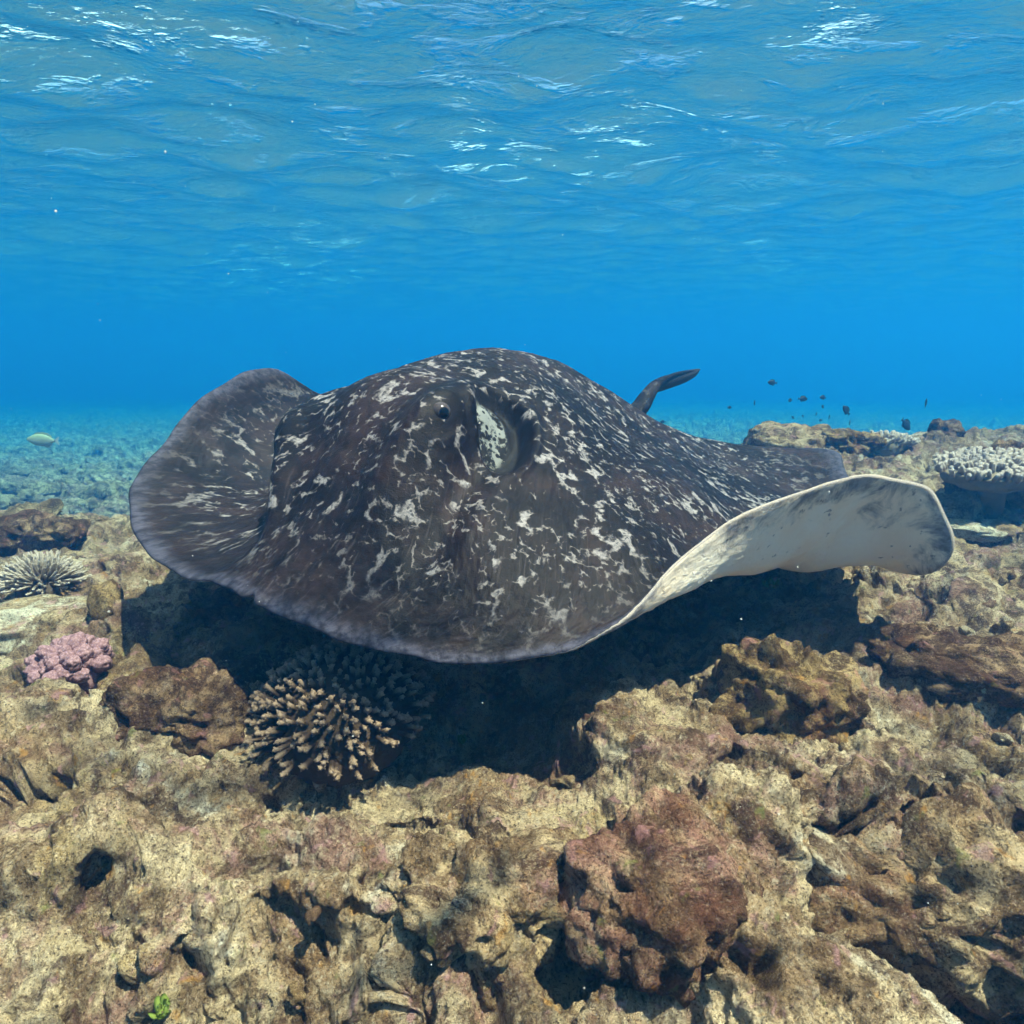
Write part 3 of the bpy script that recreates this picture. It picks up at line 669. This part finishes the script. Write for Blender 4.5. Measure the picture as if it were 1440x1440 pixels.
# pink lobed coral
t = NT('coral_pink'); v = t.co('Object'); vd = t.vor(v, 260.0)
cc = t.mix(t.ramp(vd, .10, .7), (.33, .20, .225), (.19, .10, .115)); cc = t.mix(t.ramp(t.noise(v, 24, 4, .6), .4, .65, 0, .5), cc, (.30, .17, .17))
M_pink = t.fin(cc, .7, t.bump(vd, -.8, .006), .12)
q = on_ground(106, 962); zq = ground_z(q[0], q[1])
pink = link('lobed_coral', None, loc=(q[0], q[1], zq), label='pink lobed coral with a pimpled surface on the sunlit reef', cat='coral')
link('base', dome('base', .05, .045, .05, .05, 9), M_pink, pink)
r0 = random.Random(11)
for i in range(44):
    rho = math.sqrt((i + .5) / 44); psi = i * 2.4; el = math.radians(80 * rho)
    d = Vector((math.sin(el) * math.cos(psi), math.sin(el) * math.sin(psi), math.cos(el)))
    v_, f_ = ico(4); vv = v_ * (1 + .22 * noise3(v_ * 2.2 + i * 3.1) + .10 * np.abs(noise3(v_ * 5 + i)) + .05 * noise3(v_ * 11 + i))[:, None] * np.array([.0155, .0140, .0205])
    o = link('lobe', mesh_np('lobe', vv, tris=f_), M_pink, pink); o.location = d * r0.uniform(.044, .066) + Vector((r0.uniform(-.008, .008), r0.uniform(-.008, .008), .014))
    o.rotation_euler = (d.to_track_quat('Z', 'Y') @ Matrix.Rotation(psi, 3, 'Z').to_quaternion()).to_euler()

# ------------------------------------------------------------------ green algae tufts
t = NT('green_algae'); v = t.co('Object'); M_alg = t.fin(t.mix(t.noise(v, 60, 3, .6), (.10, .16, .03), (.26, .32, .07)), .7, None, .1)
def leaf_mesh(seed):
    r0 = random.Random(seed); vs_ = []
    for i in range(6):
        h = i / 5; w = .34 * math.sin(math.pi * (.12 + .8 * h)) ; bend = .35 * h * h
        for x, yy in ((-w, .02), (0, -.05), (w, .02), (0, .07)): vs_.append((x + r0.uniform(-.03, .03), bend + yy, h))
    return mesh_np('frond', np.array(vs_), grid_quads(6, 4, wrap=True), np.array([(0, 1, 2), (0, 2, 3), (20, 22, 21), (20, 23, 22)]))
leafs = [leaf_mesh(k) for k in range(3)]
for m_ in leafs: m_.materials.append(M_alg)
for lab, px, py, s in [('small bright green algae tuft below the pale underside of the wing', 1082, 832, .030), ('green algae tuft beside the pink coral', 50, 935, .024),
                       ('small green algae tuft in a hollow behind the pink and beige knob', 650, 1040, .014), ('tiny green algae tuft in the foreground hollow', 230, 1432, .014)]:
    p = on_ground(px, py); z = ground_z(p[0], p[1]); root = link('algae_tuft', None, loc=(p[0], p[1], z), label=lab, cat='algae')
    for i in range(14):
        o = link('frond', leafs[i % 3], parent=root); el = r0.uniform(.1, 1.1); ps = i * 2.4
        d = Vector((math.sin(el) * math.cos(ps), math.sin(el) * math.sin(ps), math.cos(el))); o.scale = (s * r0.uniform(.6, 1.1),) * 3
        o.location = Vector((math.cos(ps) * s * .3, math.sin(ps) * s * .3, -.004)); o.rotation_euler = d.to_track_quat('Z', 'Y').to_euler()

# ------------------------------------------------------------------ fish
def fish_mat(name, c0, c1, tail):
    t = NT(name); v = t.co('Object'); sx = t.n('ShaderNodeSeparateXYZ'); t.l(v, sx.inputs[0])
    c = t.mix(t.ramp(sx.outputs[2], -.12, .16), c0, c1); c = t.mix(t.ramp(sx.outputs[0], .34, .40), c, tail)
    c = t.mix(t.ramp(t.noise(v, 40, 3, .6), .45, .65, 0, .3), c, tuple(x * .5 for x in c0))
    return t.fin(c, .45, t.bump(t.vor(v, 60), .2, .01), .3)
def fish_parts(depth, width):
    """unit-length fish along x, nose at -0.5, tail root at +0.36"""
    prof = [(-.50, .02), (-.47, .22), (-.40, .48), (-.30, .76), (-.18, .95), (-.04, 1.0), (.10, .90), (.22, .66), (.31, .36), (.36, .20), (.40, .20)]
    xs = [p[0] for p in prof]; v_, q_, t_ = [], None, None; sides = 14
    for x, h in prof:
        for k in range(sides):
            an = 2 * math.pi * k / sides; v_.append((x, width * h ** .8 * math.sin(an), depth * h * math.cos(an)))
    q_ = grid_quads(len(prof), sides, wrap=True); body = mesh_np('body', np.array(v_), q_[:, ::-1], np.array([(0, k, k + 1) for k in range(1, sides - 1)]))
    def fin(outline, th_):
        o_ = np.array(outline); n_ = len(o_); vs_ = np.vstack([np.stack([o_[:, 0], np.full(n_, th_), o_[:, 1]], 1), np.stack([o_[:, 0], np.full(n_, -th_), o_[:, 1]], 1)])
        me_ = bpy.data.meshes.new('fin'); me_.from_pydata(vs_.tolist(), [], [list(range(n_)), list(range(2 * n_ - 1, n_ - 1, -1))] + [[i, n_ + i, n_ + (i + 1) % n_, (i + 1) % n_] for i in range(n_)]); me_.update(); return me_
    d = depth
    tail = fin([(.36, .035), (.42, .07), (.52, .16), (.50, .05), (.485, 0), (.50, -.05), (.52, -.16), (.42, -.07), (.36, -.035)], .006)
    dors = fin([(-.28, d * .70), (-.2, d * 1.15), (0, d * 1.30), (.18, d * 1.18), (.28, d * .75), (.30, d * .33), (.1, d * .80), (-.1, d * .88)], .006)
    anal = fin([(.02, -d * .90), (.10, -d * 1.22), (.22, -d * 1.08), (.29, -d * .62), (.30, -d * .33), (.12, -d * .76)], .006)
    pect = fin([(-.22, -.02), (-.10, .02), (-.04, -.04), (-.10, -.09), (-.2, -.06)], .004)
    return [('body', body), ('tail_fin', tail), ('dorsal_fin', dors), ('anal_fin', anal), ('pectoral_fin', pect)]
def fish(protos, mats, label, px, py, d, size, yaw, pitch, name, group=None):
    root = link(name, None, loc=tuple(pix(px, py, d)), label=label, cat='fish', group=group)
    root.scale = (size,) * 3; root.rotation_euler = (0, pitch, yaw)
    for (nm, me_), m_ in zip(protos, mats):
        if not me_.materials: me_.materials.append(m_)
        o = link(nm, me_, parent=root)
        if nm == 'pectoral_fin': o.location = (0, -.075, 0); o.rotation_euler = (0, 0, -.3)
    return root
M_dk = fish_mat('damselfish', (.020, .020, .024), (.012, .012, .016), (.02, .02, .025))
dk = fish_parts(.24, .085)
M_pale = fish_mat('surgeonfish', (.42, .40, .30), (.34, .36, .22), (.04, .04, .05)); M_pt = fish_mat('surgeonfish_tail', (.5, .5, .5), (.6, .6, .6), (.45, .45, .48))
pf = fish_parts(.215, .075)
fish(pf, [M_pale, M_pt, M_pale, M_pale, M_pale], 'pale olive surgeonfish swimming over the lower sea floor', 60, 619, 5.2, .235, 0.15, 0.08, 'surgeonfish')
M_br = fish_mat('brown_fish', (.07, .05, .045), (.05, .035, .03), (.05, .04, .04)); bf = fish_parts(.15, .07)
fish(bf, [M_br] * 5, 'slim brown fish close above the turquoise rubble', 24, 711, 4.2, .115, 3.0, -.1, 'wrasse')
school = [(1086, 538, 4.6, .075, .2, .1), (1026, 573, 5.6, .05, .4, 0), (1061, 567, 4.8, .055, 1.1, 1.0), (1111, 563, 5.2, .055, .6, 0), (1129, 561, 4.4, .072, 3.3, -.05), (1157, 559, 5.0, .062, .3, .1), (1157, 572, 5.2, .05, .7, .4),
          (1166, 587, 5.0, .052, 1.2, 1.2), (1195, 594, 5.0, .055, 1.0, -1.0), (1148, 582, 5.5, .045, .9, -.8), (1115, 587, 5.6, .045, .5, .6), (1129, 585, 5.8, .040, .7, .5), (932, 593, 6.0, .055, .2, 0), (1154, 591, 5.8, .04, .3, 0)]
for i, (px, py, d, s, yw, pt) in enumerate(school):
    fish(dk, [M_dk] * 5, 'tiny dark damselfish hovering in the blue water above the reef crest', px, py, d, s, yw, pt, 'damselfish', 'school of tiny damselfish')
fish(dk, [M_dk] * 5, 'larger black damselfish tilted head down at the edge of the school', 1190, 577, 4.0, .082, .35, .75, 'damselfish')
fish(dk, [M_dk] * 5, 'black damselfish upright in open water above the dark round rock', 1302, 567, 4.2, .066, 1.2, 1.4, 'damselfish')
fish(dk, [M_dk] * 5, 'biggest black damselfish diving behind the low finger coral on the crest', 1274, 597, 3.9, .105, 3.5, -.7, 'damselfish')

# ------------------------------------------------------------------ drifting specks in the water
v_, f_ = ico(1); pr = np.random.default_rng(3); vs_, fs_ = [], []
for i in range(260):
    p = pix(pr.uniform(-60, 1500), pr.uniform(0, 1440), pr.uniform(.35, 2.4)); s = pr.uniform(.0002, .0007)
    if p[2] < -.6: continue
    fs_.append(f_ + len(vs_) * len(v_)); vs_.append(v_ * s + p)
t = NT('specks'); M_sp = t.fin((.8, .78, .72), .8)
link('drifting_specks', mesh_np('drifting_specks', np.vstack(vs_), tris=np.vstack(fs_)), M_sp, kind='stuff', label='tiny pale specks drifting in the water', cat='specks')
